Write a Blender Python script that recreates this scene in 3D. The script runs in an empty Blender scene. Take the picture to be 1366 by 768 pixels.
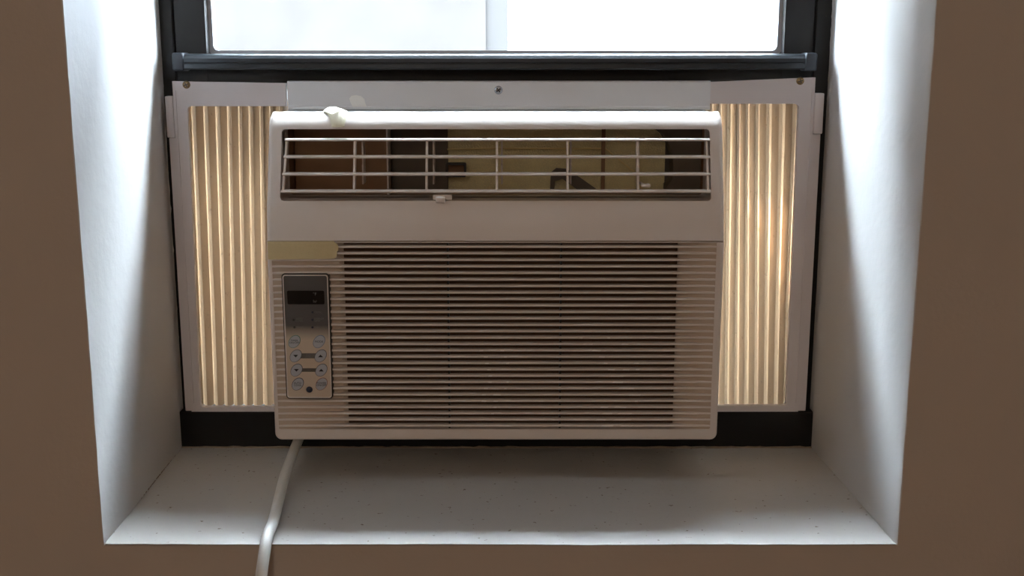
import bpy, bmesh, math, random
from mathutils import Vector, Matrix, noise

random.seed(7)
scene = bpy.context.scene
COL = scene.collection
EYE = 1.30                       # eye height above the floor; all z below are measured from the eye

# ------------------------------------------------------------------ camera
F_PX = 1511.0
cam_d = bpy.data.cameras.new('camera')
cam_d.sensor_fit = 'HORIZONTAL'
cam_d.sensor_width = 36.0
cam_d.lens = 36.0 * F_PX / 1366.0
cam_d.clip_start = 0.02
cam = bpy.data.objects.new('camera', cam_d)
COL.objects.link(cam)
cam.location = (0, 0, EYE)
cam.rotation_euler = (math.radians(90) - math.atan(308.0 / F_PX), 0, 0)
scene.camera = cam

# ------------------------------------------------------------------ world, light, exposure
SKY = 225.0                       # zenith radiance; standard overcast sky, L = Lz * (1 + 2 sin(elevation)) / 3
world = bpy.data.worlds.new('overcast_sky')
scene.world = world
world.use_nodes = True
_n, _l = world.node_tree.nodes, world.node_tree.links
bg = _n['Background']
bg.inputs['Color'].default_value = (0.80, 0.905, 1.0, 1)
_tc = _n.new('ShaderNodeTexCoord'); _sp = _n.new('ShaderNodeSeparateXYZ'); _l.new(_tc.outputs['Generated'], _sp.inputs[0])
_mx = _n.new('ShaderNodeMath'); _mx.operation = 'MAXIMUM'; _mx.inputs[1].default_value = 0.0; _l.new(_sp.outputs['Z'], _mx.inputs[0])
_ma = _n.new('ShaderNodeMath'); _ma.operation = 'MULTIPLY_ADD'; _ma.inputs[1].default_value = SKY * 2 / 3; _ma.inputs[2].default_value = SKY / 3
_l.new(_mx.outputs[0], _ma.inputs[0]); _l.new(_ma.outputs[0], bg.inputs['Strength'])

pl = bpy.data.lights.new('window_portal', 'AREA')     # guides the sky's light through the window
pl.shape = 'RECTANGLE'; pl.size = 0.74; pl.size_y = 1.11
pl.cycles.is_portal = True
plo = bpy.data.objects.new('window_portal', pl)
COL.objects.link(plo)
plo.location = (-0.018, 1.51, EYE + 0.11)
plo.rotation_euler = (math.radians(-90), 0, 0)

sd = bpy.data.lights.new('sun', 'SUN')                 # high sun from the left, outside: grazes the right side panel only
sd.energy = 130.0; sd.angle = math.radians(1.2); sd.color = (1.0, 0.86, 0.70)
so = bpy.data.objects.new('sun', sd)
COL.objects.link(so)
_az, _te = math.radians(60), 1.77
so.rotation_euler = Vector((-math.sin(_az), math.cos(_az), _te)).to_track_quat('Z', 'Y').to_euler()
so.location = (-3, 4, EYE + 6)

FILL = 6.0                       # added room fill: radiance of the unseen lantern's shade

vs = scene.view_settings
vs.view_transform = 'Standard'
vs.look = 'None'
vs.exposure = 0.0
vs.gamma = 1.0
vs.use_curve_mapping = False
scene.cycles.use_denoising = True
scene.cycles.diffuse_bounces = 6
scene.cycles.sample_clamp_indirect = 6.0

# ------------------------------------------------------------------ materials
def srgb(r, g, b):
    def l(c):
        c /= 255.0
        return c / 12.92 if c <= 0.04045 else ((c + 0.055) / 1.055) ** 2.4
    return (l(r), l(g), l(b), 1)

def mat(name, col, rough=0.5, metal=0.0, vary=0.0, vscale=8.0, bump=0.0, bscale=60.0, spec=0.5,
        specks=None, speck_scale=120.0, speck_cut=0.72, emit=None, coat=0.0):
    m = bpy.data.materials.new(name); m.use_nodes = True
    nt = m.node_tree; N = nt.nodes; L = nt.links
    b = N['Principled BSDF']
    b.inputs['Roughness'].default_value = rough
    b.inputs['Metallic'].default_value = metal
    b.inputs['Specular IOR Level'].default_value = spec
    b.inputs['Coat Weight'].default_value = coat
    tc = N.new('ShaderNodeTexCoord')
    out = None
    if vary > 0:
        n = N.new('ShaderNodeTexNoise'); n.inputs['Scale'].default_value = vscale; n.inputs['Detail'].default_value = 5
        L.new(tc.outputs['Object'], n.inputs['Vector'])
        mx = N.new('ShaderNodeMix'); mx.data_type = 'RGBA'
        mx.inputs['A'].default_value = tuple(c * (1 - vary) for c in col[:3]) + (1,)
        mx.inputs['B'].default_value = tuple(min(1, c * (1 + vary)) for c in col[:3]) + (1,)
        L.new(n.outputs['Fac'], mx.inputs['Factor'])
        out = mx.outputs['Result']
    if specks is not None:
        n2 = N.new('ShaderNodeTexNoise'); n2.inputs['Scale'].default_value = speck_scale; n2.inputs['Detail'].default_value = 2
        L.new(tc.outputs['Object'], n2.inputs['Vector'])
        r = N.new('ShaderNodeValToRGB')
        r.color_ramp.elements[0].position = speck_cut; r.color_ramp.elements[0].color = (0, 0, 0, 1)
        r.color_ramp.elements[1].position = min(1, speck_cut + 0.05); r.color_ramp.elements[1].color = (1, 1, 1, 1)
        L.new(n2.outputs['Fac'], r.inputs['Fac'])
        m2 = N.new('ShaderNodeMix'); m2.data_type = 'RGBA'
        if out is not None: L.new(out, m2.inputs['A'])
        else: m2.inputs['A'].default_value = col
        m2.inputs['B'].default_value = specks
        L.new(r.outputs['Color'], m2.inputs['Factor'])
        out = m2.outputs['Result']
    if out is not None: L.new(out, b.inputs['Base Color'])
    else: b.inputs['Base Color'].default_value = col
    if bump > 0:
        n3 = N.new('ShaderNodeTexNoise'); n3.inputs['Scale'].default_value = bscale; n3.inputs['Detail'].default_value = 4
        L.new(tc.outputs['Object'], n3.inputs['Vector'])
        bp = N.new('ShaderNodeBump'); bp.inputs['Strength'].default_value = bump; bp.inputs['Distance'].default_value = 0.002
        L.new(n3.outputs['Fac'], bp.inputs['Height'])
        L.new(bp.outputs['Normal'], b.inputs['Normal'])
    if emit is not None:
        b.inputs['Emission Color'].default_value = emit[0]
        b.inputs['Emission Strength'].default_value = emit[1]
    return m

M = {}
M['tan_paint'] = mat('tan_wall_paint', srgb(198, 187, 176), 0.75, vary=0.04, vscale=5, bump=0.15, bscale=180)
M['white_paint'] = mat('white_plaster_paint', srgb(212, 211, 210), 0.6, vary=0.035, vscale=9, bump=0.25, bscale=90)
M['sill_paint'] = mat('white_sill_paint', srgb(186, 183, 178), 0.55, vary=0.06, vscale=14, bump=0.25, bscale=70,
                      specks=srgb(120, 105, 90), speck_scale=190, speck_cut=0.70)
M['ceiling'] = mat('ceiling_paint', srgb(225, 215, 200), 0.8, vary=0.02)
M['floor'] = mat('wood_floor_finish', srgb(120, 82, 52), 0.45, vary=0.15, vscale=6)
M['black_frame'] = mat('black_frame_enamel', srgb(22, 20, 19), 0.5, spec=0.25, vary=0.2, vscale=30, bump=0.08, bscale=200, specks=srgb(80, 74, 68), speck_scale=160, speck_cut=0.79)
M['rail_metal'] = mat('dark_anodised_rail', srgb(52, 56, 60), 0.28, metal=0.6, vary=0.2, vscale=40)
M['cap_plastic'] = mat('dark_blue_cap', srgb(34, 40, 48), 0.45, vary=0.1)
M['gasket'] = mat('pale_glazing_bead', srgb(190, 195, 205), 0.4, vary=0.05)
M['white_metal'] = mat('white_painted_steel', srgb(230, 232, 237), 0.36, vary=0.02, vscale=30, bump=0.03, bscale=300)
M['panel_plastic'] = mat('white_panel_plastic', srgb(226, 221, 224), 0.45, vary=0.02, vscale=30, bump=0.05, bscale=400)
M['ac_plastic'] = mat('ivory_ac_plastic', srgb(226, 217, 210), 0.42, vary=0.015, vscale=20, bump=0.06, bscale=900)
M['ac_dusty'] = mat('dusty_ivory_plastic', srgb(198, 180, 162), 0.6, vary=0.06, vscale=40)  # browner tone than the rest of the unit, for the grille's blind ends
M['ac_vane'] = mat('vane_plastic', srgb(230, 222, 216), 0.3, vary=0.02, vscale=30)
M['chassis'] = mat('ac_chassis_steel', srgb(222, 222, 220), 0.45, metal=0.0, vary=0.05)
M['duct_brown'] = mat('dusty_brown_duct', srgb(150, 116, 86), 0.85, vary=0.2, vscale=25, bump=0.2, bscale=120)
M['duct_grey'] = mat('dark_grey_duct', srgb(108, 98, 86), 0.8, vary=0.2, vscale=30)
M['foam'] = mat('gold_insulation_foam', srgb(236, 221, 172), 0.9, vary=0.25, vscale=60, bump=0.6, bscale=500,
                specks=srgb(246, 232, 180), speck_scale=900, speck_cut=0.56)
M['filter'] = mat('brown_air_filter', srgb(84, 59, 37), 0.9, vary=0.15, vscale=200, bump=0.4, bscale=900)
M['wire'] = mat('brass_wire', srgb(238, 218, 155), 0.3, metal=0.0, vary=0.1)
M['dark_plastic'] = mat('dark_plastic', srgb(40, 34, 30), 0.5, vary=0.1)
M['screen'] = mat('black_display_window', srgb(16, 13, 11), 0.15, vary=0.1)
M['screen_core'] = mat('black_display_core', srgb(4, 4, 4), 0.12, vary=0.05)
M['print_grey'] = mat('grey_print', srgb(120, 118, 116), 0.5, vary=0.03)
M['print_dark'] = mat('dark_print', srgb(38, 38, 42), 0.5, vary=0.03)
M['print_band'] = mat('grey_print_band', srgb(104, 100, 95), 0.5, vary=0.03)
M['led_blue'] = mat('unlit_blue_led', srgb(28, 36, 62), 0.3, vary=0.05)
M['led_dark'] = mat('unlit_dark_led', srgb(26, 30, 30), 0.3, vary=0.05)
M['button'] = mat('blue_grey_button', srgb(178, 182, 190), 0.45, vary=0.02)
for n_, c_ in (('green', (70, 130, 112)), ('blue', (88, 118, 156)), ('grey', (92, 94, 104)), ('navy', (46, 56, 84)), ('red', (160, 112, 100))):
    M['ring_' + n_] = mat(n_ + '_button_print', srgb(*c_), 0.5, vary=0.04)
M['tape'] = mat('yellowed_masking_tape', srgb(212, 196, 152), 0.6, vary=0.06, vscale=40, bump=0.3, bscale=200)
M['tape_pale'] = mat('cream_tape', srgb(232, 226, 200), 0.6, vary=0.05, vscale=60, bump=0.3, bscale=200)
M['smear'] = mat('white_smear', srgb(254, 255, 254), 0.7, vary=0.05, vscale=90)
M['scuff'] = mat('pale_scuffed_plastic', srgb(250, 246, 242), 0.35, vary=0.05, vscale=200)
M['corner_dirt'] = mat('brown_corner_grime', srgb(128, 106, 84), 0.9, vary=0.35, vscale=80, bump=0.4, bscale=300)
M['cord'] = mat('white_cord_sheath', srgb(214, 212, 206), 0.4, vary=0.04, vscale=30, specks=srgb(130, 122, 112), speck_scale=70, speck_cut=0.73)
M['brass_screw'] = mat('tarnished_brass_screw', srgb(150, 128, 92), 0.35, metal=0.9, vary=0.2, vscale=300)
M['zinc_screw'] = mat('zinc_screw', srgb(190, 196, 204), 0.25, metal=0.95, vary=0.1, vscale=300)
M['caulk'] = mat('dirty_caulk', srgb(150, 132, 112), 0.85, vary=0.3, vscale=120, bump=0.5, bscale=300)
M['stucco'] = mat('pale_stucco', srgb(32.0, 30.4, 29.4), 0.9, spec=0.0, vary=0.16, vscale=3.5, bump=0.3, bscale=12)
M['stucco_edge'] = mat('bluish_stucco', srgb(30.3, 29.6, 29.3), 0.9, spec=0.0, vary=0.06, vscale=2)
M['white_wall'] = mat('white_wall_render', srgb(118, 120, 123), 0.9, spec=0.0, vary=0.04, vscale=1.2)
M['asphalt'] = mat('asphalt', srgb(120, 118, 115), 0.95, vary=0.2, vscale=0.6)
M['lamp_glass'] = mat('lit_lantern_paper', srgb(240, 225, 200), 0.4, vary=0.01, emit=((1.0, 0.87, 0.75, 1), FILL))

def curtain_material():
    m = bpy.data.materials.new('translucent_pleated_vinyl'); m.use_nodes = True
    nt = m.node_tree; N = nt.nodes; L = nt.links
    N.remove(N['Principled BSDF'])
    tc = N.new('ShaderNodeTexCoord')
    n = N.new('ShaderNodeTexNoise'); n.inputs['Scale'].default_value = 150; n.inputs['Detail'].default_value = 3
    L.new(tc.outputs['Object'], n.inputs['Vector'])
    r = N.new('ShaderNodeValToRGB')
    r.color_ramp.elements[0].position = 0.26; r.color_ramp.elements[0].color = srgb(92, 75, 57)
    r.color_ramp.elements[1].position = 0.36; r.color_ramp.elements[1].color = srgb(131, 111, 88)
    L.new(n.outputs['Fac'], r.inputs['Fac'])
    d = N.new('ShaderNodeBsdfDiffuse'); d.inputs['Color'].default_value = srgb(156, 132, 108)
    t = N.new('ShaderNodeBsdfTranslucent'); L.new(r.outputs['Color'], t.inputs['Color'])
    g = N.new('ShaderNodeBsdfGlossy'); g.inputs['Roughness'].default_value = 0.35; g.inputs['Color'].default_value = (0.9, 0.85, 0.8, 1)
    a = N.new('ShaderNodeMixShader'); a.inputs['Fac'].default_value = 0.62
    L.new(d.outputs[0], a.inputs[1]); L.new(t.outputs[0], a.inputs[2])
    b = N.new('ShaderNodeMixShader'); b.inputs['Fac'].default_value = 0.06
    L.new(a.outputs[0], b.inputs[1]); L.new(g.outputs[0], b.inputs[2])
    L.new(b.outputs[0], N['Material Output'].inputs['Surface'])
    return m
M['curtain'] = curtain_material()

def glass_material():
    m = bpy.data.materials.new('dusty_window_glass'); m.use_nodes = True
    nt = m.node_tree; N = nt.nodes; L = nt.links
    N.remove(N['Principled BSDF'])
    tc = N.new('ShaderNodeTexCoord')
    n = N.new('ShaderNodeTexNoise'); n.inputs['Scale'].default_value = 30; n.inputs['Detail'].default_value = 6
    L.new(tc.outputs['Object'], n.inputs['Vector'])
    r = N.new('ShaderNodeMapRange'); r.inputs['From Min'].default_value = 0.45; r.inputs['From Max'].default_value = 0.8
    r.inputs['To Min'].default_value = 0.0; r.inputs['To Max'].default_value = 0.003
    L.new(n.outputs['Fac'], r.inputs['Value'])
    tr = N.new('ShaderNodeBsdfTransparent'); tr.inputs['Color'].default_value = (0.94, 0.96, 0.97, 1)
    du = N.new('ShaderNodeBsdfTranslucent'); du.inputs['Color'].default_value = (0.7, 0.7, 0.7, 1)
    gl = N.new('ShaderNodeBsdfGlossy'); gl.inputs['Roughness'].default_value = 0.02
    lw = N.new('ShaderNodeLayerWeight'); lw.inputs['Blend'].default_value = 0.5
    pw = N.new('ShaderNodeMath'); pw.operation = 'POWER'; pw.inputs[1].default_value = 5.0; L.new(lw.outputs['Facing'], pw.inputs[0])
    fr = N.new('ShaderNodeMath'); fr.operation = 'MULTIPLY_ADD'; fr.inputs[1].default_value = 0.8; fr.inputs[2].default_value = 0.035; L.new(pw.outputs[0], fr.inputs[0])
    a = N.new('ShaderNodeMixShader'); b = N.new('ShaderNodeMixShader')
    L.new(r.outputs['Result'], a.inputs['Fac']); L.new(tr.outputs[0], a.inputs[1]); L.new(du.outputs[0], a.inputs[2])
    L.new(fr.outputs[0], b.inputs['Fac']); L.new(a.outputs[0], b.inputs[1]); L.new(gl.outputs[0], b.inputs[2])
    L.new(b.outputs[0], N['Material Output'].inputs['Surface'])
    return m
M['glass'] = glass_material()

def control_face_material(z_mid):
    """printed face: dark grey above, fading into beige (z measured in the panel's own frame)"""
    m = mat('control_face_print', (0.5, 0.5, 0.5, 1), 0.4)
    nt = m.node_tree; N = nt.nodes; L = nt.links
    tc = N.new('ShaderNodeTexCoord'); s = N.new('ShaderNodeSeparateXYZ'); L.new(tc.outputs['Object'], s.inputs[0])
    mr = N.new('ShaderNodeMapRange'); mr.inputs['From Min'].default_value = z_mid - 0.007; mr.inputs['From Max'].default_value = z_mid + 0.009
    L.new(s.outputs['Z'], mr.inputs['Value'])
    mx = N.new('ShaderNodeMix'); mx.data_type = 'RGBA'
    mx.inputs['A'].default_value = srgb(205, 188, 168); mx.inputs['B'].default_value = srgb(84, 80, 78)
    L.new(mr.outputs['Result'], mx.inputs['Factor']); L.new(mx.outputs['Result'], N['Principled BSDF'].inputs['Base Color'])
    return m

# ------------------------------------------------------------------ mesh helpers (eye coordinates)
BASE = {}

def box(bm, x0, x1, y0, y1, z0, z1):
    v = [bm.verts.new(p) for p in ((x0, y0, z0), (x1, y0, z0), (x1, y1, z0), (x0, y1, z0), (x0, y0, z1), (x1, y0, z1), (x1, y1, z1), (x0, y1, z1))]
    for f in ((3, 2, 1, 0), (4, 5, 6, 7), (0, 1, 5, 4), (1, 2, 6, 5), (2, 3, 7, 6), (3, 0, 4, 7)):
        bm.faces.new([v[i] for i in f])

def B(*a, bevel=0.0, seg=2):
    bm = bmesh.new(); box(bm, *a)
    if bevel: bmesh.ops.bevel(bm, geom=list(bm.edges), offset=bevel, segments=seg, profile=0.5, affect='EDGES')
    return bm

def prism(pts, axis, a, b, bm=None):
    """extrude a 2D polygon: axis 'x' -> pts are (y,z); 'y' -> (x,z); 'z' -> (x,y)"""
    bm = bm or bmesh.new()
    def P(p, t):
        return {'x': (t, p[0], p[1]), 'y': (p[0], t, p[1]), 'z': (p[0], p[1], t)}[axis]
    v0 = [bm.verts.new(P(p, a)) for p in pts]; v1 = [bm.verts.new(P(p, b)) for p in pts]
    n = len(pts)
    fs = [bm.faces.new(v0), bm.faces.new(list(reversed(v1)))]
    for i in range(n):
        fs.append(bm.faces.new((v0[i], v1[i], v1[(i + 1) % n], v0[(i + 1) % n])))
    bmesh.ops.recalc_face_normals(bm, faces=fs)
    return bm

def rrect(x0, x1, z0, z1, r, n=5):
    rs = r if isinstance(r, (tuple, list)) else (r,) * 4       # bl, br, tr, tl
    out = []
    for (cx, cz, a0, rr) in ((x0 + rs[0], z0 + rs[0], 180, rs[0]), (x1 - rs[1], z0 + rs[1], 270, rs[1]), (x1 - rs[2], z1 - rs[2], 0, rs[2]), (x0 + rs[3], z1 - rs[3], 90, rs[3])):
        if rr <= 0: out.append((cx, cz)); continue
        for i in range(n + 1):
            a = math.radians(a0 + 90 * i / n)
            out.append((cx + rr * math.cos(a), cz + rr * math.sin(a)))
    return out

def ring(outer, inner, y0, y1):
    """frame between two outlines with the same point count, extruded in y"""
    bm = bmesh.new(); n = len(outer)
    vs_ = [[bm.verts.new((p[0], y, p[1])) for p in pts] for y in (y0, y1) for pts in (outer, inner)]
    o0, i0, o1, i1 = vs_
    for k in range(n):
        j = (k + 1) % n
        for f in ((o0[k], o0[j], i0[j], i0[k]), (o1[j], o1[k], i1[k], i1[j]), (o0[j], o0[k], o1[k], o1[j]), (i0[k], i0[j], i1[j], i1[k])):
            bm.faces.new(f)
    bmesh.ops.recalc_face_normals(bm, faces=list(bm.faces))
    return bm

def tube(path, r, seg=14, bm=None, cap=True):
    bm = bm or bmesh.new(); rings = []
    prev = None
    for i, p in enumerate(path):
        p = Vector(p)
        t = (Vector(path[min(i + 1, len(path) - 1)]) - Vector(path[max(i - 1, 0)])).normalized()
        u = (prev - t * prev.dot(t)).normalized() if prev is not None else t.orthogonal().normalized()
        prev = u; w = t.cross(u)
        rr = r[i] if isinstance(r, (list, tuple)) else r
        rings.append([bm.verts.new(p + (u * math.cos(2 * math.pi * k / seg) + w * math.sin(2 * math.pi * k / seg)) * rr) for k in range(seg)])
    for a, b in zip(rings, rings[1:]):
        for k in range(seg):
            bm.faces.new((a[k], a[(k + 1) % seg], b[(k + 1) % seg], b[k]))
    if cap:
        bm.faces.new(list(reversed(rings[0]))); bm.faces.new(rings[-1])
    bmesh.ops.recalc_face_normals(bm, faces=list(bm.faces))
    return bm

def spline(pts, n=12):
    out = []
    P = [Vector(p) for p in pts]; P = [2 * P[0] - P[1]] + P + [2 * P[-1] - P[-2]]
    for i in range(1, len(P) - 2):
        for k in range(n):
            t = k / n; a, b, c, d = P[i - 1:i + 3]
            out.append(0.5 * ((2 * b) + (c - a) * t + (2 * a - 5 * b + 4 * c - d) * t * t + (3 * b - a - 3 * c + d) * t ** 3))
    out.append(P[-2]); return out

def lathe_y(cx, cz, prof, seg=20, bm=None):
    """profile of (radius, y) revolved about the y axis through (cx, cz)"""
    bm = bm or bmesh.new(); rings = []
    for r, y in prof:
        rings.append([bm.verts.new((cx + max(r, 1e-5) * math.cos(2 * math.pi * k / seg), y, cz + max(r, 1e-5) * math.sin(2 * math.pi * k / seg))) for k in range(seg)])
    for a, b in zip(rings, rings[1:]):
        for k in range(seg): bm.faces.new((a[k], a[(k + 1) % seg], b[(k + 1) % seg], b[k]))
    bm.faces.new(rings[0]); bm.faces.new(list(reversed(rings[-1])))
    bmesh.ops.recalc_face_normals(bm, faces=list(bm.faces))
    return bm

def finish(me, smooth):
    if smooth:
        for p in me.polygons: p.use_smooth = True
        try: me.set_sharp_from_angle(angle=math.radians(smooth))
        except Exception: pass

def thing(name, label, cat, base, group=None, kind=None):
    o = bpy.data.objects.new(name, None); COL.objects.link(o)
    o.empty_display_size = 0.05
    o.location = (base[0], base[1], base[2] + EYE)
    BASE[o.name] = Vector(base)
    if label: o['label'] = label
    if cat: o['category'] = cat
    if group: o['group'] = group
    if kind: o['kind'] = kind
    return o

def part(name, bm, material, parent, smooth=0, label=None, kind=None):
    base = BASE[parent.name]
    bmesh.ops.translate(bm, verts=list(bm.verts), vec=-base)
    me = bpy.data.meshes.new(name); bm.to_mesh(me); bm.free()
    me.materials.append(material); finish(me, smooth)
    o = bpy.data.objects.new(name, me); COL.objects.link(o); o.parent = parent
    BASE[o.name] = base
    if label: o['label'] = label
    if kind: o['kind'] = kind
    return o

def solo(name, bm, material, base, label=None, cat=None, group=None, kind=None, smooth=0):
    bmesh.ops.translate(bm, verts=list(bm.verts), vec=-Vector(base))
    me = bpy.data.meshes.new(name); bm.to_mesh(me); bm.free()
    me.materials.append(material); finish(me, smooth)
    o = bpy.data.objects.new(name, me); COL.objects.link(o)
    o.location = (base[0], base[1], base[2] + EYE); BASE[o.name] = Vector(base)
    for k, v in (('label', label), ('category', cat), ('group', group), ('kind', kind)):
        if v: o[k] = v
    return o

def copy_part(src, loc, parent):
    c = src.copy(); COL.objects.link(c); c.parent = parent; c.location = loc
    BASE[c.name] = BASE[parent.name]
    return c

def cut(bm_a, bm_b):
    """boolean difference, returned as a bmesh"""
    obs = []
    for bm in (bm_a, bm_b):
        bmesh.ops.recalc_face_normals(bm, faces=list(bm.faces))
        me = bpy.data.meshes.new('t'); bm.to_mesh(me); bm.free()
        o = bpy.data.objects.new('t', me); COL.objects.link(o); obs.append(o)
    md = obs[0].modifiers.new('b', 'BOOLEAN'); md.operation = 'DIFFERENCE'; md.object = obs[1]; md.solver = 'EXACT'
    dg = bpy.context.evaluated_depsgraph_get()
    me = bpy.data.meshes.new_from_object(obs[0].evaluated_get(dg))
    bm = bmesh.new(); bm.from_mesh(me)
    for o in obs:
        d = o.data; bpy.data.objects.remove(o); bpy.data.meshes.remove(d)
    bpy.data.meshes.remove(me)
    return bm

def lettering(name, text, x, z, y, size, material, parent, align='CENTER'):
    cu = bpy.data.curves.new('t', 'FONT'); cu.body = text; cu.size = size; cu.align_x = align; cu.align_y = 'CENTER'
    cu.extrude = 0.00008; cu.space_line = 0.8; cu.resolution_u = 2
    o = bpy.data.objects.new('t', cu); COL.objects.link(o)
    dg = bpy.context.evaluated_depsgraph_get()
    me = bpy.data.meshes.new_from_object(o.evaluated_get(dg))
    bpy.data.objects.remove(o); bpy.data.curves.remove(cu)
    base = BASE[parent.name]
    me.transform(Matrix.Translation(Vector((x, y, z)) - base) @ Matrix.Rotation(math.radians(90), 4, 'X'))
    me.name = name; me.materials.clear(); me.materials.append(material)
    t = bpy.data.objects.new(name, me); COL.objects.link(t); t.parent = parent; BASE[t.name] = base
    return t

# ------------------------------------------------------------------ room shell
YF, YW, YO = 0.985, 1.25, 1.50          # room face of the wall, window plane, outer face
XL, XR = -0.381, 0.352                  # window opening
ZS, ZH = -0.4435, 0.66                  # sill and head of the opening
RX0, RX1, RY0, RZ0, RZ1 = -2.1, 2.1, -2.9, -EYE, 1.30

g = 0.0014                              # thickness of the plaster skin
XLF, XLB, XRF, XRB = -0.3785, -0.3830, 0.3575, 0.3467      # finished opening at the room face and at the window
bm = bmesh.new()
prism([(RX0, YF), (XLF - g, YF), (XLB - g, YW), (XLB - g, YO), (RX0, YO)], 'z', RZ0, RZ1, bm)
prism([(RX1, YF), (XRF + g, YF), (XRB + g, YW), (XRB + g, YO), (RX1, YO)], 'z', RZ0, RZ1, bm)
prism([(XLF - g, YF), (XRF + g, YF), (XRB + g, YW), (XRB + g, YO), (XLB - g, YO), (XLB - g, YW)], 'z', RZ0, ZS - g, bm)
prism([(XLF - g, YF), (XRF + g, YF), (XRB + g, YW), (XRB + g, YO), (XLB - g, YO), (XLB - g, YW)], 'z', ZH + g, RZ1, bm)
bmesh.ops.remove_doubles(bm, verts=list(bm.verts), dist=1e-5)
wall = solo('wall_front', bm, M['tan_paint'], (0, YF, RZ0), kind='structure')

def liner(x_front, x_back, side, z0, z1, ny=14, nz=46):
    """plaster skin of a jamb: a thin, slightly wavy slab"""
    bm = bmesh.new(); G = {}
    for i in range(ny + 1):
        for k in range(nz + 1):
            t = i / ny; y = YF + (YO - YF) * t; z = z0 + (z1 - z0) * k / nz
            x = x_front + (x_back - x_front) * min(1, (y - YF) / (YW - YF))
            w = noise.noise(Vector((side * 3, y * 9, z * 6))) * 0.0010
            if i == 0:
                w += noise.noise(Vector((side * 9, 1, z * 60))) * 0.0005 + side * 0.0007
                y += noise.noise(Vector((side, 5, z * 45))) * 0.0005
            if i == 1: y = YF + 0.004
            G[i, k] = bm.verts.new((x + w, y, z))
    for i in range(ny):
        for k in range(nz):
            bm.faces.new((G[i, k], G[i + 1, k], G[i + 1, k + 1], G[i, k + 1]))
    ret = bmesh.ops.extrude_face_region(bm, geom=list(bm.faces))
    for v in ret['geom']:
        if isinstance(v, bmesh.types.BMVert):
            v.co.x = x_front + (x_back - x_front) * max(0, min(1, (v.co.y - YF) / (YW - YF))) + side * (g + 0.0004)
    bmesh.ops.recalc_face_normals(bm, faces=list(bm.faces))
    return bm

part('window_reveal', liner(XLF, XLB, -1, ZS - 0.004, ZH), M['white_paint'], wall, smooth=35, label='white painted reveal on the left of the window')
part('window_reveal', liner(XRF, XRB, 1, ZS - 0.004, ZH), M['white_paint'], wall, smooth=35, label='white painted reveal on the right of the window')

bm = bmesh.new(); G = {}
nx, ny = 60, 16
for i in range(nx + 1):
    for j in range(ny + 1):
        y = YF + (YO - YF) * j / ny; q = min(1, (y - YF) / (YW - YF))
        xa, xb = XLF + (XLB - XLF) * q, XRF + (XRB - XRF) * q; x = xa + (xb - xa) * i / nx
        w = noise.noise(Vector((x * 7, y * 9, 3))) * 0.0012
        if j == 0: w += noise.noise(Vector((x * 50, 2, 8))) * 0.0004 - 0.0006
        if j == 1: y = YF + 0.004
        G[i, j] = bm.verts.new((x, y, ZS + w))
for i in range(nx):
    for j in range(ny): bm.faces.new((G[i, j], G[i + 1, j], G[i + 1, j + 1], G[i, j + 1]))
ret = bmesh.ops.extrude_face_region(bm, geom=list(bm.faces))
for v in ret['geom']:
    if isinstance(v, bmesh.types.BMVert): v.co.z = ZS - g - 0.0004
bmesh.ops.recalc_face_normals(bm, faces=list(bm.faces))
part('window_sill', bm, M['sill_paint'], wall, smooth=35, label='white painted sill under the air conditioner')
part('window_head', B(XL - 0.003, XR + 0.003, YF, YO, ZH - 0.001, ZH + g + 0.001), M['white_paint'], wall)

solo('floor', B(RX0, RX1, RY0, YF, RZ0 - 0.1, RZ0), M['floor'], (0, 0, RZ0), kind='structure')
solo('ceiling', B(RX0, RX1, RY0, YO, RZ1, RZ1 + 0.1), M['ceiling'], (0, 0, RZ1), kind='structure')
solo('wall_left', B(RX0 - 0.1, RX0, RY0, YO, RZ0, RZ1), M['tan_paint'], (RX0, 0, RZ0), kind='structure')
solo('wall_right', B(RX1, RX1 + 0.1, RY0, YO, RZ0, RZ1), M['tan_paint'], (RX1, 0, RZ0), kind='structure')
solo('wall_back', B(RX0 - 0.1, RX1 + 0.1, RY0 - 0.1, RY0, RZ0, RZ1), M['tan_paint'], (0, RY0, RZ0), kind='structure')

# unseen lantern added behind the viewer to fill the room with warm light
LX, LY, LZ, LR = -0.30, -2.2, 0.88, 0.33
fill_lamp = thing('paper_lantern', 'large round warm white paper lantern hanging at the back of the room', 'lamp', (LX, LY, RZ1))
bm = bmesh.new(); bmesh.ops.create_uvsphere(bm, u_segments=32, v_segments=18, radius=LR)
for v in bm.verts:
    v.co *= 1 + 0.008 * math.cos(v.co.z / LR * 50); v.co += Vector((LX, LY, LZ))
part('lantern_shade', bm, M['lamp_glass'], fill_lamp, smooth=60)
part('lamp_cable', tube([(LX, LY, LZ + LR - 0.005), (LX, LY, RZ1 - 0.03)], 0.004, seg=8), M['white_metal'], fill_lamp, smooth=60)
part('ceiling_rose', tube([(LX, LY, RZ1 - 0.035), (LX, LY, RZ1 - 0.03), (LX, LY, RZ1)], [0.03, 0.045, 0.05], seg=24), M['white_metal'], fill_lamp, smooth=30)

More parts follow.
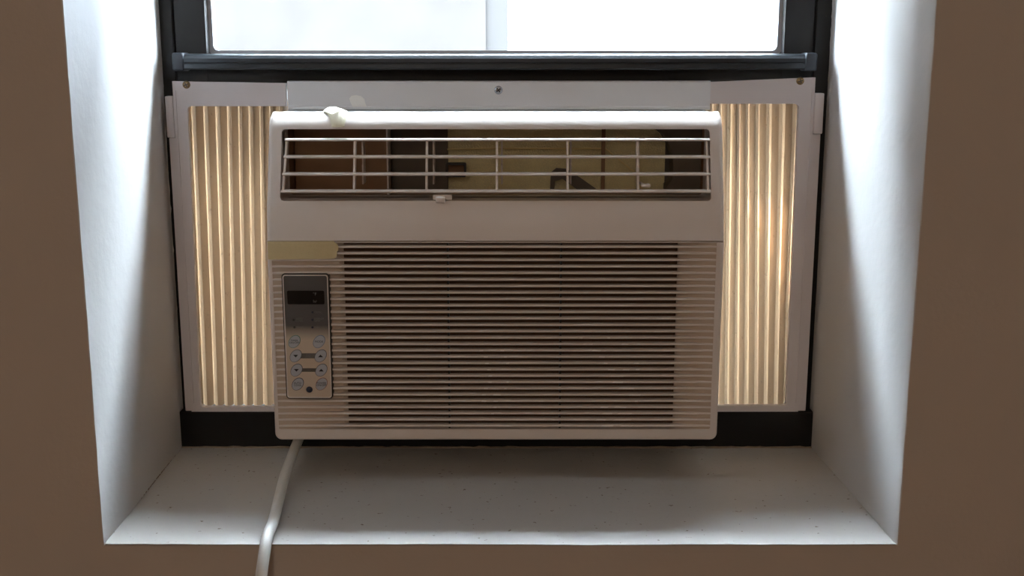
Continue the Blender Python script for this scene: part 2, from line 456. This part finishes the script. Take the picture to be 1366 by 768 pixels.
# ------------------------------------------------------------------ outdoors
bld = thing('stucco_building', 'pale mottled stucco building beyond the left of the window pane', 'building', (-4, 6.5, -9))
part('facade', B(-8.0, -0.147, 6.5, 7.9, -9.0, 8.0), M['stucco'], bld)
part('corner_pilaster', B(-0.147, -0.030, 6.52, 7.9, -9.0, 8.0), M['stucco_edge'], bld)
part('coping', B(-8.1, 0.02, 6.4, 7.9, 8.0, 8.15), M['stucco_edge'], bld)
bl2 = thing('white_building', 'blank bright white wall beyond the right of the window pane', 'building', (5, 8, -9))  # added, not known to stand there; keeps low sky light off the reveals
part('facade', B(-1.0, 11.0, 8.0, 14, -9.0, 10.0), M['white_wall'], bl2)
part('coping', B(-1.0, 11.1, 7.91, 14, 10.0, 10.15), M['stucco_edge'], bl2)
solo('ground', B(-40, 40, YO + 0.02, 60, -9.2, -9.0), M['asphalt'], (0, 20, -9.2), kind='structure')

# ------------------------------------------------------------------ window
win = thing('window_1', None, None, (-0.018, YW, ZS), kind='structure')
JF = 1.264                                            # front of the jambs
part('frame_jamb', B(-0.3845, -0.369, JF, 1.36, ZS, ZH, bevel=0.0012), M['black_frame'], win)
part('frame_jamb', B(0.3305, 0.3505, JF, 1.36, ZS, ZH, bevel=0.0012), M['black_frame'], win)
part('frame_head', B(-0.3845, 0.3505, JF, 1.36, 0.63, ZH), M['black_frame'], win)
part('bottom_rail', B(-0.3845, 0.3505, 1.250, 1.345, ZS + 0.0005, -0.4005, bevel=0.0012), M['black_frame'], win, label='black bottom rail under the side panels')
SF = 1.268                                            # front of the raised sash
GL, GR, GB, GT = -0.3345, 0.2975, 0.0035, 0.59        # glass opening
part('sash_stile', B(-0.3685, GL, SF, 1.31, -0.035, 0.63, bevel=0.001), M['black_frame'], win)
part('sash_stile', B(GR, 0.330, SF, 1.31, -0.035, 0.63, bevel=0.001), M['black_frame'], win)
part('sash_rail', B(GL, GR, SF, 1.31, -0.035, GB), M['black_frame'], win, label='black lower rail of the raised sash')
part('sash_rail', B(GL, GR, SF, 1.31, GT, 0.63), M['black_frame'], win)
# lift rail: an extruded bar with ridges and two end caps
prof = [(1.268, -0.0135), (1.244, -0.0135), (1.242, -0.0120), (1.242, -0.0075), (1.2428, -0.0068), (1.2428, -0.0062), (1.242, -0.0055),
        (1.242, -0.0015), (1.2428, -0.0008), (1.2436, 0.0006), (1.2455, 0.0024), (1.249, 0.0033), (1.268, 0.0036)]
lr = part('lift_rail', prism(prof, 'x', -0.353, 0.3155), M['rail_metal'], win, smooth=35, label='dark metal lift rail along the sash')
for x0, x1 in ((-0.3655, -0.353), (0.3155, 0.3285)):
    part('end_cap', B(x0, x1, 1.2405, 1.268, -0.0150, 0.0046, bevel=0.0025, seg=3), M['cap_plastic'], lr, smooth=40, label='dark blue end cap')
gp = part('glass_pane', B(GL - 0.004, GR + 0.004, 1.288, 1.2925, GB - 0.004, GT + 0.004), M['glass'], win, label='bright dusty glass pane')
part('glazing_bead', ring(rrect(GL - 0.001, GR + 0.001, GB - 0.001, GT, 0.007), rrect(GL + 0.0045, GR - 0.0045, GB + 0.0035, GT - 0.004, 0.006), 1.280, 1.287), M['gasket'], gp, smooth=40)

def jagged(path, amp, w, seed):
    """crumbly bead of caulk along a joint"""
    pts = []
    n = 110
    a, b = Vector(path[0]), Vector(path[1])
    for i in range(n + 1):
        p = a.lerp(b, i / n)
        q = Vector((noise.noise(Vector((seed, i * 0.6, 0))), 0.3 * noise.noise(Vector((seed, i * 0.6, 9))), noise.noise(Vector((seed, 4, i * 0.6))))) * amp
        pts.append(p + q)
    r = [w * (0.7 + 0.7 * abs(noise.noise(Vector((seed, i * 0.45, 2))))) for i in range(n + 1)]
    return tube(pts, r, seg=6)
part('caulk_bead', jagged(((-0.383, 1.2495, ZS + 0.0005), (0.347, 1.2495, ZS + 0.0005)), 0.0012, 0.0016, 3), M['caulk'], win, smooth=60)
part('caulk_bead', jagged(((-0.3835, 1.262, ZS), (-0.3835, 1.262, 0.3)), 0.0010, 0.0012, 5), M['white_paint'], win, smooth=60)
part('caulk_bead', jagged(((0.3475, 1.262, ZS), (0.3475, 1.262, 0.3)), 0.0010, 0.0012, 8), M['white_paint'], win, smooth=60)

part('corner_grime', jagged(((XLF - 0.001, YF + 0.012, ZS - 0.0004), (XLB - 0.001, YW, ZS - 0.0002)), 0.0010, 0.0009, 12), M['corner_dirt'], wall, smooth=60)
part('corner_grime', jagged(((XRF + 0.001, YF + 0.012, ZS - 0.0004), (XRB + 0.001, YW, ZS - 0.0002)), 0.0010, 0.0009, 15), M['corner_dirt'], wall, smooth=60)

# ------------------------------------------------------------------ side panels
def screw(parent, cx, cz, y, r, material, name='screw'):
    s = part(name, lathe_y(cx, cz, [(r, y), (r, y - 0.0008), (r * 0.85, y - 0.0018), (r * 0.45, y - 0.0026), (0, y - 0.0028)]), material, parent, smooth=40)
    bm = bmesh.new()
    a = random.uniform(0.2, 0.9)
    for k in (0, 1):
        ca, sa = math.cos(a + k * math.pi / 2), math.sin(a + k * math.pi / 2)
        l, w = r * 0.6, r * 0.14
        pts = [(cx + ca * u * l - sa * v * w, cz + sa * u * l + ca * v * w) for u, v in ((-1, -1), (1, -1), (1, 1), (-1, 1))]
        prism(pts, 'y', y - 0.0030, y - 0.001, bm)
    part('cross_slot', bm, M['dark_plastic'], s)
    return s

def arc(cx, cz, r, a0, a1, n=5):
    return [(cx + r * math.cos(math.radians(a0 + (a1 - a0) * i / n)), cz + r * math.sin(math.radians(a0 + (a1 - a0) * i / n))) for i in range(n + 1)]

def side_panel(name, label, s, xo, xin, ztop_o, ztop_i, xh_t, xh_b, zh_t, zh_b, xf, ridges_t, ridges_b, z_tab):
    """s = -1 left of the unit, +1 right of it; xo outer plate edge, xin edge at the unit, xh hole edge, xf outer flange edge"""
    zb = -0.4003
    t = thing(name, label, 'side panel', ((xo + xin) / 2, 1.257, zb), group='accordion side panels')
    r = 0.004
    pts = [(xin, ztop_i), (xo, ztop_o), (xo, zb), (xin, zb), (xin, zh_b)]
    # inner outline, from the bottom up
    if s < 0:
        pts += arc(xh_b + r, zh_b + r, r, 270, 180) + arc(xh_t + r, zh_t - r, r, 180, 90)
    else:
        pts += arc(xh_b - r, zh_b + r, r, -90, 0) + arc(xh_t - r, zh_t - r, r, 0, 90)
    pts += [(xin, zh_t)]
    part('frame', prism(pts, 'y', 1.2505, 1.2575), M['panel_plastic'], t)
    fl = part('flange', B(min(xo, xf), max(xo, xf), 1.2535, 1.2600, zb, z_tab[0] - 0.0005, bevel=0.0007), M['panel_plastic'], t)
    part('raised_bead', B(xo - s * 0.0028 - 0.0006, xo - s * 0.0028 + 0.0006, 1.2496, 1.2510, zb + 0.010, ztop_o - 0.01, bevel=0.0003), M['panel_plastic'], t)
    part('slider_tab', B(min(xo, xf + s * 0.0005) , max(xo, xf + s * 0.0005), 1.2480, 1.2600, z_tab[0], z_tab[1], bevel=0.0012), M['panel_plastic'], t, smooth=40)
    # pleated curtain: one folded sheet
    bm = bmesh.new(); nz = 26; rows = []
    # trapezoid folds: narrow valley floors at the given places, flat crests between them, steep flanks
    amp = 0.0160
    shape = [(0.0, 1.0), (0.085, 1.0), (0.105, 0.95), (0.35, 0.05), (0.375, 0.0), (0.625, 0.0), (0.65, 0.05), (0.895, 0.95), (0.915, 1.0)]
    cols = [(i, u, d) for i in range(len(ridges_t) - 1) for u, d in shape] + [(len(ridges_t) - 2, 1.0, 1.0)]
    for k in range(nz + 1):
        f = k / nz; z = -0.0470 + (-0.3992 + 0.0470) * f; row = []
        for (i, u, d) in cols:
            xt = ridges_t[i] + (ridges_t[i + 1] - ridges_t[i]) * u
            xb = ridges_b[i] + (ridges_b[i + 1] - ridges_b[i]) * u
            wob = noise.noise(Vector((i * 0.7, z * 5, s * 3))) * 0.0007
            row.append(bm.verts.new((xt + (xb - xt) * f + wob, 1.2600 + amp * d, z)))
        rows.append(row)
    for a, b in zip(rows, rows[1:]):
        for k in range(len(a) - 1): bm.faces.new((a[k], a[k + 1], b[k + 1], b[k]))
    bmesh.ops.recalc_face_normals(bm, faces=list(bm.faces))
    part('pleated_curtain', bm, M['curtain'], t, smooth=32, label='beige translucent pleated curtain lit from behind')
    return t

lt = [-0.3690, -0.3565, -0.3428, -0.3291, -0.3162, -0.3038, -0.2922, -0.2800, -0.2692, -0.2585, -0.2480]
lb = [-0.3720, -0.3610, -0.3488, -0.3367, -0.3256, -0.3144, -0.3032, -0.2912, -0.2790, -0.2640, -0.2480]
pL = side_panel('accordion_panel', 'white framed pleated side panel on the left, above the power cord', -1,
                -0.3692, -0.2462, -0.0257, -0.0279, -0.3543, -0.3590, -0.0525, -0.3950, -0.3772, lt, lb, (-0.0865, -0.0417))
rt = [0.2140, 0.2232, 0.2324, 0.2444, 0.2530, 0.2630, 0.2747, 0.2880, 0.3030, 0.3170, 0.3290]
rb = [0.2140, 0.2290, 0.2420, 0.2534, 0.2650, 0.2763, 0.2878, 0.2990, 0.3107, 0.3205, 0.3300]
pR = side_panel('accordion_panel', 'white framed pleated side panel on the right with the sunlit patch', 1,
                0.3296, 0.2130, -0.0217, -0.0267, 0.3130, 0.3155, -0.0500, -0.3935, 0.3392, rt, rb, (-0.0824, -0.0385))
screw(pL, -0.3538, -0.0295, 1.2505, 0.0042, M['brass_screw'])
screw(pR, 0.3130, -0.0255, 1.2505, 0.0042, M['brass_screw'])

# metal mounting channel over the unit
ch = thing('mounting_channel', 'white painted metal channel screwed above the air conditioner', 'mounting channel', (-0.015, 1.247, -0.0563))
prof = [(1.2490, -0.0253), (1.2462, -0.0256), (1.2450, -0.0268), (1.2450, -0.0520), (1.2440, -0.0535), (1.2440, -0.0556), (1.2450, -0.0563),
        (1.2800, -0.0563), (1.2800, -0.0370), (1.2660, -0.0370), (1.2660, -0.0253)]
part('channel_strip', prism(prof, 'x', -0.2432, 0.2150), M['white_metal'], ch, smooth=30)
screw(ch, -0.0147, -0.0351, 1.2450, 0.0046, M['zinc_screw'])
bm = prism([(-0.1730, -0.0530), (-0.1750, -0.0490), (-0.1765, -0.0440), (-0.1740, -0.0412), (-0.1690, -0.0405), (-0.1640, -0.0415), (-0.1605, -0.0445), (-0.1590, -0.0500), (-0.1580, -0.0530)], 'y', 1.2444, 1.2452)
solo('paint_smear', bm, M['smear'], (-0.167, 1.245, -0.053), 'small white smear on the metal channel just right of the tape tab', 'smear')

# ------------------------------------------------------------------ air conditioner
ac = thing('air_conditioner', 'ivory window air conditioner with louvred front and push button panel', 'air conditioner', (-0.017, 1.2, -0.4000))
AX0, AX1 = -0.2525, 0.2185
YA = 1.150
part('chassis', cut(B(-0.2455, 0.2115, 1.205, 1.62, -0.3998, -0.0568, bevel=0.0015), B(-0.2432, 0.2090, 1.1, 1.2785, -0.1495, -0.0605)), M['chassis'], ac)

# upper housing: leaning face with a shallow smile-shaped crease, opening cut out
def zc(x):
    u = (x - (AX0 + AX1) / 2) / 0.235
    return -0.1690 + 0.0185 * abs(u) ** 1.8
def yface(x, z):
    c = zc(x)
    m2 = 0.0365 / ((-0.0600 - c) + 0.55 * (c + 0.1858))
    return YA + m2 * (0.55 * (min(z, c) + 0.1858) + max(0.0, z - c))
bm = bmesh.new()
NX = 44
zl = [-0.1858, -0.1848] + [-0.1840 + (0.1840 - 0.0700) * i / 30 for i in range(31)]
cols = []
for i in range(NX + 1):
    x = AX0 + (AX1 - AX0) * i / NX
    row = [(yface(x, -0.18) + 0.0010, zl[0])] + [(yface(x, z), z) for z in zl[1:]]
    row += [(1.1853, -0.0670), (1.1872, -0.0641), (1.1898, -0.0615), (1.1936, -0.0590), (1.1986, -0.0574), (1.2140, -0.0566), (1.2140, -0.1858)]
    cols.append([bm.verts.new((x, y, z)) for y, z in row])
n = len(cols[0])
for a, b in zip(cols, cols[1:]):
    for k in range(n): bm.faces.new((a[k], a[(k + 1) % n], b[(k + 1) % n], b[k]))
bm.faces.new(cols[0]); bm.faces.new(list(reversed(cols[-1])))
bmesh.ops.recalc_face_normals(bm, faces=list(bm.faces))
eds = []
for c in (cols[0], cols[-1]):
    for k in range(1, n - 3):
        e = bm.edges.get((c[k], c[k + 1]))
        if e: eds.append(e)
bmesh.ops.bevel(bm, geom=eds, offset=0.0050, segments=4, profile=0.5, affect='EDGES')
hole = prism(rrect(-0.2385, 0.2048, -0.1450, -0.0732, 0.0040), 'y', 1.10, 1.30)
bm = cut(bm, hole)
housing = part('upper_housing', bm, M['ac_plastic'], ac, smooth=28)
part('opening_lip', ring(rrect(-0.2398, 0.2061, -0.1462, -0.0720, 0.0045), rrect(-0.2385, 0.2048, -0.1450, -0.0732, 0.0040), 1.187, 1.196), M['ac_plastic'], housing, smooth=40)

# discharge duct behind the opening
duct = part('discharge_duct', ring(rrect(-0.2430, 0.2088, -0.1493, -0.0607, 0.002), rrect(-0.2392, 0.2055, -0.1470, -0.0650, 0.002), 1.196, 1.2765), M['duct_brown'], ac)
part('duct_back', B(-0.2392, 0.2055, 1.274, 1.278, -0.1480, -0.0640), M['duct_grey'], duct)
part('brown_liner', B(-0.2380, -0.1330, 1.244, 1.2735, -0.1465, -0.0655, bevel=0.001), M['duct_brown'], duct)
part('duct_divider', B(-0.1345, -0.1330, 1.218, 1.274, -0.1465, -0.0655), M['ac_plastic'], duct)
part('insulation_foam', B(-0.0710, 0.1700, 1.262, 1.2735, -0.1465, -0.0655), M['foam'], duct, label='gold speckled insulation foam')
part('foam_side', B(-0.1330, -0.0715, 1.255, 1.2735, -0.1465, -0.0655), M['duct_grey'], duct)
# scroll on the right with a round edge
sc = [(0.2050, -0.1465), (0.2050, -0.0655), (0.1200, -0.0655), (0.1250, -0.0680), (0.1330, -0.0715), (0.1420, -0.0725)]
sc += [(0.1420 + 0.0330 * math.sin(math.radians(a)), -0.1160 + 0.0435 * math.cos(math.radians(a))) for a in range(10, 91, 10)]
sc += [(0.1748, -0.1300), (0.1690, -0.1380), (0.1690, -0.1465)]
part('fan_scroll', prism(sc, 'y', 1.232, 1.2615), M['duct_grey'], duct, label='dark curved fan scroll')
part('brass_rod', tube([(-0.075, 1.256, -0.1000), (-0.03, 1.256, -0.0990), (0.05, 1.256, -0.0990), (0.103, 1.256, -0.0990)], 0.0009, seg=8), M['wire'], duct, smooth=40)
part('brass_rod', tube([(0.103, 1.254, -0.0990), (0.118, 1.254, -0.1110), (0.139, 1.254, -0.1280)], 0.0008, seg=8), M['wire'], duct, smooth=40)
part('duct_strut', B(0.0985, 0.1025, 1.250, 1.2545, -0.1465, -0.0655), M['duct_brown'], duct)
part('fan_blade', prism([(0.0420, -0.1465), (0.0430, -0.1250), (0.0490, -0.1200), (0.0600, -0.1210), (0.0760, -0.1310), (0.0980, -0.1465), (0.0760, -0.1465), (0.0560, -0.1320), (0.0475, -0.1345), (0.0465, -0.1465)], 'y', 1.2500, 1.2540), M['duct_grey'], duct)
part('wire_clip', ring(rrect(-0.0725, -0.0500, -0.1285, -0.1130, 0.002), rrect(-0.0700, -0.0525, -0.1270, -0.1155, 0.0015), 1.236, 1.244), M['dark_plastic'], duct, smooth=40)
part('clip_plate', B(-0.0700, -0.0525, 1.2445, 1.2465, -0.1285, -0.1145, bevel=0.0006), M['duct_brown'], duct)

# horizontal vanes and the ribs that carry them
VZ = [(1.1750, -0.0834), (1.1692, -0.1006), (1.1634, -0.1178), (1.1576, -0.1349)]
vprof = [(0.0, -0.0006), (0.0004, -0.0015), (0.0016, -0.0019), (0.0120, -0.0013), (0.0120, 0.0009), (0.0032, 0.0013), (0.0012, 0.0008), (0.0003, 0.0001)]
for i, (y, z) in enumerate(VZ):
    x0 = -0.2345 - 0.0009 * i
    part('horizontal_vane', prism([(y + a, z + b) for a, b in vprof], 'x', x0, 0.2040), M['ac_vane'], ac, smooth=35)
for i, x in enumerate((-0.2325, -0.1625, -0.0880, -0.0156, 0.0572, 0.1296, 0.2010)):
    w = 0.0011
    dx = -0.0030 if i == 0 else (0.0008 if i == 6 else 0.0)
    bm = bmesh.new()
    (ya, za), (yb, zb_) = (1.1762, -0.0830), (1.1590, -0.1353)
    vv = []
    for (xx, yy, zz) in ((x, ya, za), (x + dx, yb, zb_)):
        for ddx in (-w, w):
            for dy in (0.0008, 0.0100):
                vv.append(bm.verts.new((xx + ddx, yy + dy, zz)))
    for f in ((0, 1, 3, 2), (4, 6, 7, 5), (0, 4, 5, 1), (2, 3, 7, 6), (0, 2, 6, 4), (1, 5, 7, 3)):
        bm.faces.new([vv[q] for q in f])
    bmesh.ops.recalc_face_normals(bm, faces=list(bm.faces))
    part('vane_rib', bm, M['ac_vane'], ac)
for x in (-0.1580, -0.0830, -0.0108, 0.0622, 0.1340):
    bm = bmesh.new()
    prism([(1.2020, -0.0880), (1.2180, -0.0860), (1.2180, -0.1320), (1.1980, -0.1320), (1.1985, -0.1200), (1.2000, -0.1185), (1.2000, -0.1120), (1.2020, -0.1100)], 'x', x - 0.0008, x + 0.0008, bm)
    part('deflector_blade', bm, M['ac_plastic'], ac)
k2 = part('deflector_lever', tube([(0.1330, 1.1990, -0.1290), (0.1350, 1.1800, -0.1292), (0.1365, 1.1690, -0.1295)], 0.0014, seg=8), M['ac_plastic'], ac, smooth=40)
part('lever_tip', B(0.1330, 0.1425, 1.1600, 1.1700, -0.1312, -0.1280, bevel=0.0012, seg=3), M['ac_vane'], k2, smooth=40)
kn = part('vane_knob', B(-0.0782, -0.0682, 1.1510, 1.1590, -0.1462, -0.1400, bevel=0.0014, seg=3), M['ac_vane'], ac, smooth=40)
part('knob_bracket', B(-0.0815, -0.0615, 1.1590, 1.1640, -0.1440, -0.1385, bevel=0.0008), M['ac_plastic'], kn)

# lower intake grille
ZB0, ZB1 = -0.4000, -0.1863
GX0, GX1, GZ0, GZ1 = -0.2478, 0.2105, -0.3878, -0.1872
def loop_rings(rings):
    """closed tube of quads through outlines [(points, y), ...] with equal counts"""
    bm = bmesh.new()
    R_ = [[bm.verts.new((p[0], y, p[1])) for p in pts] for pts, y in rings]
    for a_, b_ in zip(R_, R_[1:] + R_[:1]):
        for k in range(len(a_)):
            j = (k + 1) % len(a_); bm.faces.new((a_[k], a_[j], b_[j], b_[k]))
    bmesh.ops.recalc_face_normals(bm, faces=list(bm.faces))
    return bm
def fo(d): return rrect(AX0 + d, AX1 - d, ZB0 + d, ZB1 - min(d, 0.0004), (0.0075 - d, 0.0075 - d, 0.0006, 0.0006))
inn = rrect(GX0, GX1, GZ0, GZ1, (0.002, 0.002, 0.0003, 0.0003))
bm = loop_rings([(fo(0), 1.2050), (fo(0), YA + 0.0034), (fo(0.0004), YA + 0.0018), (fo(0.0012), YA + 0.0007), (fo(0.0024), YA + 0.0001), (fo(0.0034), YA), (inn, YA), (inn, 1.2050)])
XTL, XTR = -0.1750, 0.1722                       # where the blind ends of the grille begin
gf = part('grille_frame', bm, M['ac_plastic'], ac, smooth=28)
for pts in ([(GX0 - 0.001, YA + 0.0004), (GX0 + 0.012, YA + 0.0022), (XTL - 0.004, YA + 0.0062), (XTL, YA + 0.0090), (XTL, YA + 0.02), (GX0 - 0.001, YA + 0.02)],
            [(GX1 + 0.001, YA + 0.0004), (GX1 - 0.012, YA + 0.0026), (XTR + 0.004, YA + 0.0066), (XTR, YA + 0.0090), (XTR, YA + 0.02), (GX1 + 0.001, YA + 0.02)]):
    part('blind_end', prism(pts, 'z', GZ0 - 0.0005, GZ1), M['ac_dusty'], gf, smooth=30)
part('air_filter', B(XTL - 0.001, XTR + 0.001, 1.1625, 1.1660, GZ0, GZ1), M['filter'], gf, label='brown air filter behind the louvres')
for x in (-0.0666, 0.0509):
    part('grille_rib', B(x - 0.001, x + 0.001, 1.1545, 1.1625, GZ0, GZ1), M['dark_plastic'], gf)
ZL0, ZL1, NL = -0.1912, -0.3839, 29
base = BASE[ac.name]
lprof = [(0.0006, -0.0013), (0.0, -0.0008), (0.0, 0.0003), (0.0006, 0.0010), (0.0065, 0.0012), (0.0065, -0.0006)]
bm = prism([(a, b) for a, b in lprof], 'x', GX0 - 0.001, GX1 + 0.001)
me = bpy.data.meshes.new('grille_louver'); bm.to_mesh(me); bm.free(); me.materials.append(M['ac_plastic']); finish(me, 30)
first = None
for i in range(NL):
    z = ZL0 + (ZL1 - ZL0) * i / (NL - 1)
    if first is None:
        first = bpy.data.objects.new('grille_louver', me); COL.objects.link(first); first.parent = ac
        o = first
    else:
        o = first.copy(); COL.objects.link(o); o.parent = ac
    o.location = Vector((0, YA + 0.0002, z)) - base

# pale dashes laid along the louvre edges
bm = bmesh.new()
for (u, v, l) in ((735, 108, 15), (860, 110, 15), (765, 138, 50), (935, 138, 35), (805, 167, 45), (830, 196, 30), (848, 225, 20), (990, 226, 25), (875, 254, 35),
                  (942, 254, 35), (995, 252, 20), (900, 283, 70), (905, 312, 55), (945, 340, 80), (985, 370, 60), (992, 396, 15), (845, 424, 40), (920, 424, 60),
                  (860, 450, 50), (940, 452, 70), (830, 480, 50), (930, 480, 90), (860, 508, 60), (950, 508, 60), (280, 165, 20), (375, 165, 20), (300, 194, 20),
                  (390, 197, 15), (305, 223, 20), (400, 226, 15), (315, 252, 20), (320, 280, 20), (318, 309, 20), (400, 312, 12), (300, 337, 20), (390, 338, 12),
                  (290, 366, 20), (350, 366, 40), (290, 393, 25), (345, 393, 25), (340, 420, 20), (330, 447, 15)):
    x = (560 + u / 3.415 - 683) * 0.784 / 1000; zz = -0.3839 + (505 - v) / 28.5 * 0.00688
    i_ = round((zz - ZL0) / ((ZL1 - ZL0) / (NL - 1))); zz = ZL0 + (ZL1 - ZL0) * i_ / (NL - 1)
    w = l / 3.415 * 0.784 / 1000 / 2
    prism([(x - w, zz - 0.0007), (x + w * 0.8, zz - 0.0009), (x + w, zz + 0.0004), (x - w * 0.7, zz + 0.0005)], 'y', YA + 0.00005, YA + 0.0006, bm)
part('scuff_marks', bm, M['scuff'], ac, kind='stuff', label='pale scuff marks on the louvres')

# control panel
YC = 1.1478
CX0, CX1, CZ0, CZ1 = -0.2370, -0.1900, -0.3522, -0.2200
M['control_face'] = control_face_material(-0.2825 - base.z)
cp = part('control_panel', prism(rrect(CX0, CX1, CZ0, CZ1, 0.0028), 'y', YC, 1.1560), M['control_face'], ac, label='push button panel, dark grey fading to beige')
part('panel_groove', prism(rrect(CX0 - 0.0012, CX1 + 0.0012, CZ0 - 0.0012, CZ1 + 0.0012, 0.0036), 'y', YC + 0.0010, 1.1560), M['dark_plastic'], cp)
part('panel_rim', ring(rrect(CX0, CX1, CZ0, CZ1, 0.0028), rrect(CX0 + 0.0011, CX1 - 0.0011, CZ0 + 0.0011, CZ1 - 0.0011, 0.0020), YC - 0.0004, YC + 0.0002), M['ac_plastic'], cp)
YT = YC - 0.0003
part('display_window', prism(rrect(-0.2328, -0.1944, -0.2511, -0.2368, 0.0014), 'y', YC - 0.0004, YC + 0.001), M['screen'], cp, label='black display window')
part('display_core', B(-0.2215, -0.2072, YC - 0.0006, YC, -0.2508, -0.2371), M['screen_core'], cp)
lettering('display_lettering', '\u00b0F', -0.2042, -0.2404, YC - 0.0005, 0.0046, M['print_grey'], cp)
lettering('display_lettering', 'hr', -0.2042, -0.2480, YC - 0.0005, 0.0046, M['print_grey'], cp)
for (x, z, m_, txt) in ((-0.2073, -0.2597, 'led_blue', 'COOL'), (-0.2271, -0.2677, 'led_dark', 'AUTO\nCOOL'), (-0.2076, -0.2677, 'led_blue', 'ENERGY\nSAVE'),
                        (-0.2266, -0.2757, 'led_dark', 'TIMER'), (-0.2079, -0.2757, 'led_blue', 'FAN')):
    part('indicator_light', lathe_y(x, z, [(0.0011, YC + 0.0005), (0.0011, YC - 0.0002), (0.0006, YC - 0.0006)], seg=12), M[m_], cp, smooth=40)
    lettering('indicator_lettering', txt, x + 0.0020, z, YT, 0.0027, M['print_grey'], cp, align='LEFT')

def ellipse(cx, cz, a, b, rot, n=28):
    c, s_ = math.cos(rot), math.sin(rot)
    return [(cx + a * math.cos(t) * c - b * math.sin(t) * s_, cz + a * math.cos(t) * s_ + b * math.sin(t) * c) for t in (2 * math.pi * k / n for k in range(n))]
ROT = math.radians(52)
for (xa, xb, z, h, txt) in ((-0.2263, -0.2003, -0.3064, 0.0027, 'TEMP\nTIMER'), (-0.2261, -0.2001, -0.3218, 0.0019, 'FAN')):
    part('print_band', B(xa, xb, YC - 0.00015, YC + 0.0005, z - h, z + h), M['print_band'], cp)
    lettering('band_lettering', txt, (xa + xb) / 2, z, YT, 0.0021, M['print_grey'], cp)
for (x, z, rc, txt) in ((-0.2272, -0.2910, 'green', 'TIMER\nON/OFF'), (-0.2014, -0.2910, 'blue', 'MODE'), (-0.2263, -0.3064, 'grey', 'v'), (-0.2003, -0.3064, 'grey', '^'),
                        (-0.2261, -0.3218, 'grey', 'v'), (-0.2001, -0.3218, 'grey', '^'), (-0.2254, -0.3370, 'navy', 'AUTO\nCOOL'), (-0.2004, -0.3370, 'red', 'POWER\nON/OFF')):
    part('button_outline', prism(ellipse(x, z, 0.0076, 0.0056, ROT), 'y', YC - 0.0004, YC + 0.0005), M['ring_' + rc], cp)
    part('button', prism(ellipse(x, z, 0.0071, 0.0051, ROT), 'y', YC - 0.0008, YC + 0.0005), M['button'], cp)
    if txt in 'v^':
        d = 1 if txt == '^' else -1
        part('arrow_mark', prism([(x - 0.0026, z - 0.0013 * d), (x + 0.0026, z - 0.0013 * d), (x, z + 0.0015 * d)], 'y', YC - 0.0010, YC - 0.0006), M['print_dark'], cp)
    else:
        lettering('button_lettering', txt, x, z, YC - 0.0009, 0.0029 if '\n' in txt else 0.0031, M['print_dark'], cp)
part('remote_sensor', lathe_y(-0.2134, -0.3431, [(0.0034, YC + 0.0005), (0.0034, YC - 0.0004), (0.0022, YC - 0.0012), (0, YC - 0.0015)], seg=18), M['led_blue'], cp, smooth=40, label='navy round sensor eye')

# power cord: leaves the underside of the unit, rests on the edge of the sill and drops
path = spline([(-0.2330, 1.235, -0.3900), (-0.2345, 1.205, -0.4080), (-0.2362, 1.165, -0.4180), (-0.2350, 1.110, -0.4240), (-0.2322, 1.060, -0.4330),
               (-0.2293, 1.020, -0.4372), (-0.2278, 0.988, -0.4372), (-0.2280, 0.970, -0.4500), (-0.2310, 0.955, -0.4850), (-0.2400, 0.950, -0.5600), (-0.2500, 0.955, -0.8000), (-0.2600, 0.960, -1.20)], 8)
part('power_cord', tube(path, 0.0054, seg=16), M['cord'], ac, smooth=60, label='white power cord trailing over the sill')

# ------------------------------------------------------------------ tape
pts = [(-0.2512, -0.2042), (-0.2512, -0.1856), (-0.1832, -0.1852), (-0.1795, -0.1890), (-0.1782, -0.1915), (-0.1788, -0.1950), (-0.1800, -0.1962), (-0.1802, -0.2005), (-0.1822, -0.2030), (-0.1862, -0.2036)]
solo('tape_strip', prism(pts, 'y', 1.1488, 1.1496), M['tape'], (-0.215, 1.149, -0.2042), 'yellowed tape strip on the front, above the control panel', 'tape')
bm = bmesh.new()
top = [(-0.1975, 1.2100, -0.0552), (-0.1940, 1.2080, -0.0528), (-0.1865, 1.2075, -0.0522), (-0.1790, 1.2040, -0.0540), (-0.1728, 1.1985, -0.0560)]
mid = [(-0.1970, 1.1985, -0.0562), (-0.1925, 1.1940, -0.0565), (-0.1865, 1.1880, -0.0588), (-0.1800, 1.1890, -0.0560), (-0.1720, 1.1925, -0.0578)]
low = [(-0.1890, 1.1905, -0.0602), (-0.1878, 1.1870, -0.0625), (-0.1858, 1.1840, -0.0655), (-0.1800, 1.1832, -0.0640), (-0.1722, 1.1860, -0.0640)]
bot = [(-0.1868, 1.1850, -0.0660), (-0.1866, 1.1835, -0.0680), (-0.1858, 1.1812, -0.0710), (-0.1800, 1.1808, -0.0712), (-0.1735, 1.1820, -0.0705)]
rows = [[bm.verts.new(p) for p in r_] for r_ in (top, mid, low, bot)]
for a, b in zip(rows, rows[1:]):
    for k in range(4): bm.faces.new((a[k], a[k + 1], b[k + 1], b[k]))
bmesh.ops.recalc_face_normals(bm, faces=list(bm.faces))
ret = bmesh.ops.solidify(bm, geom=list(bm.faces), thickness=0.0009)
solo('tape_tab', bm, M['tape_pale'], (-0.185, 1.19, -0.0712), 'crumpled cream tape tab folded over the top edge of the unit', 'tape', smooth=30)
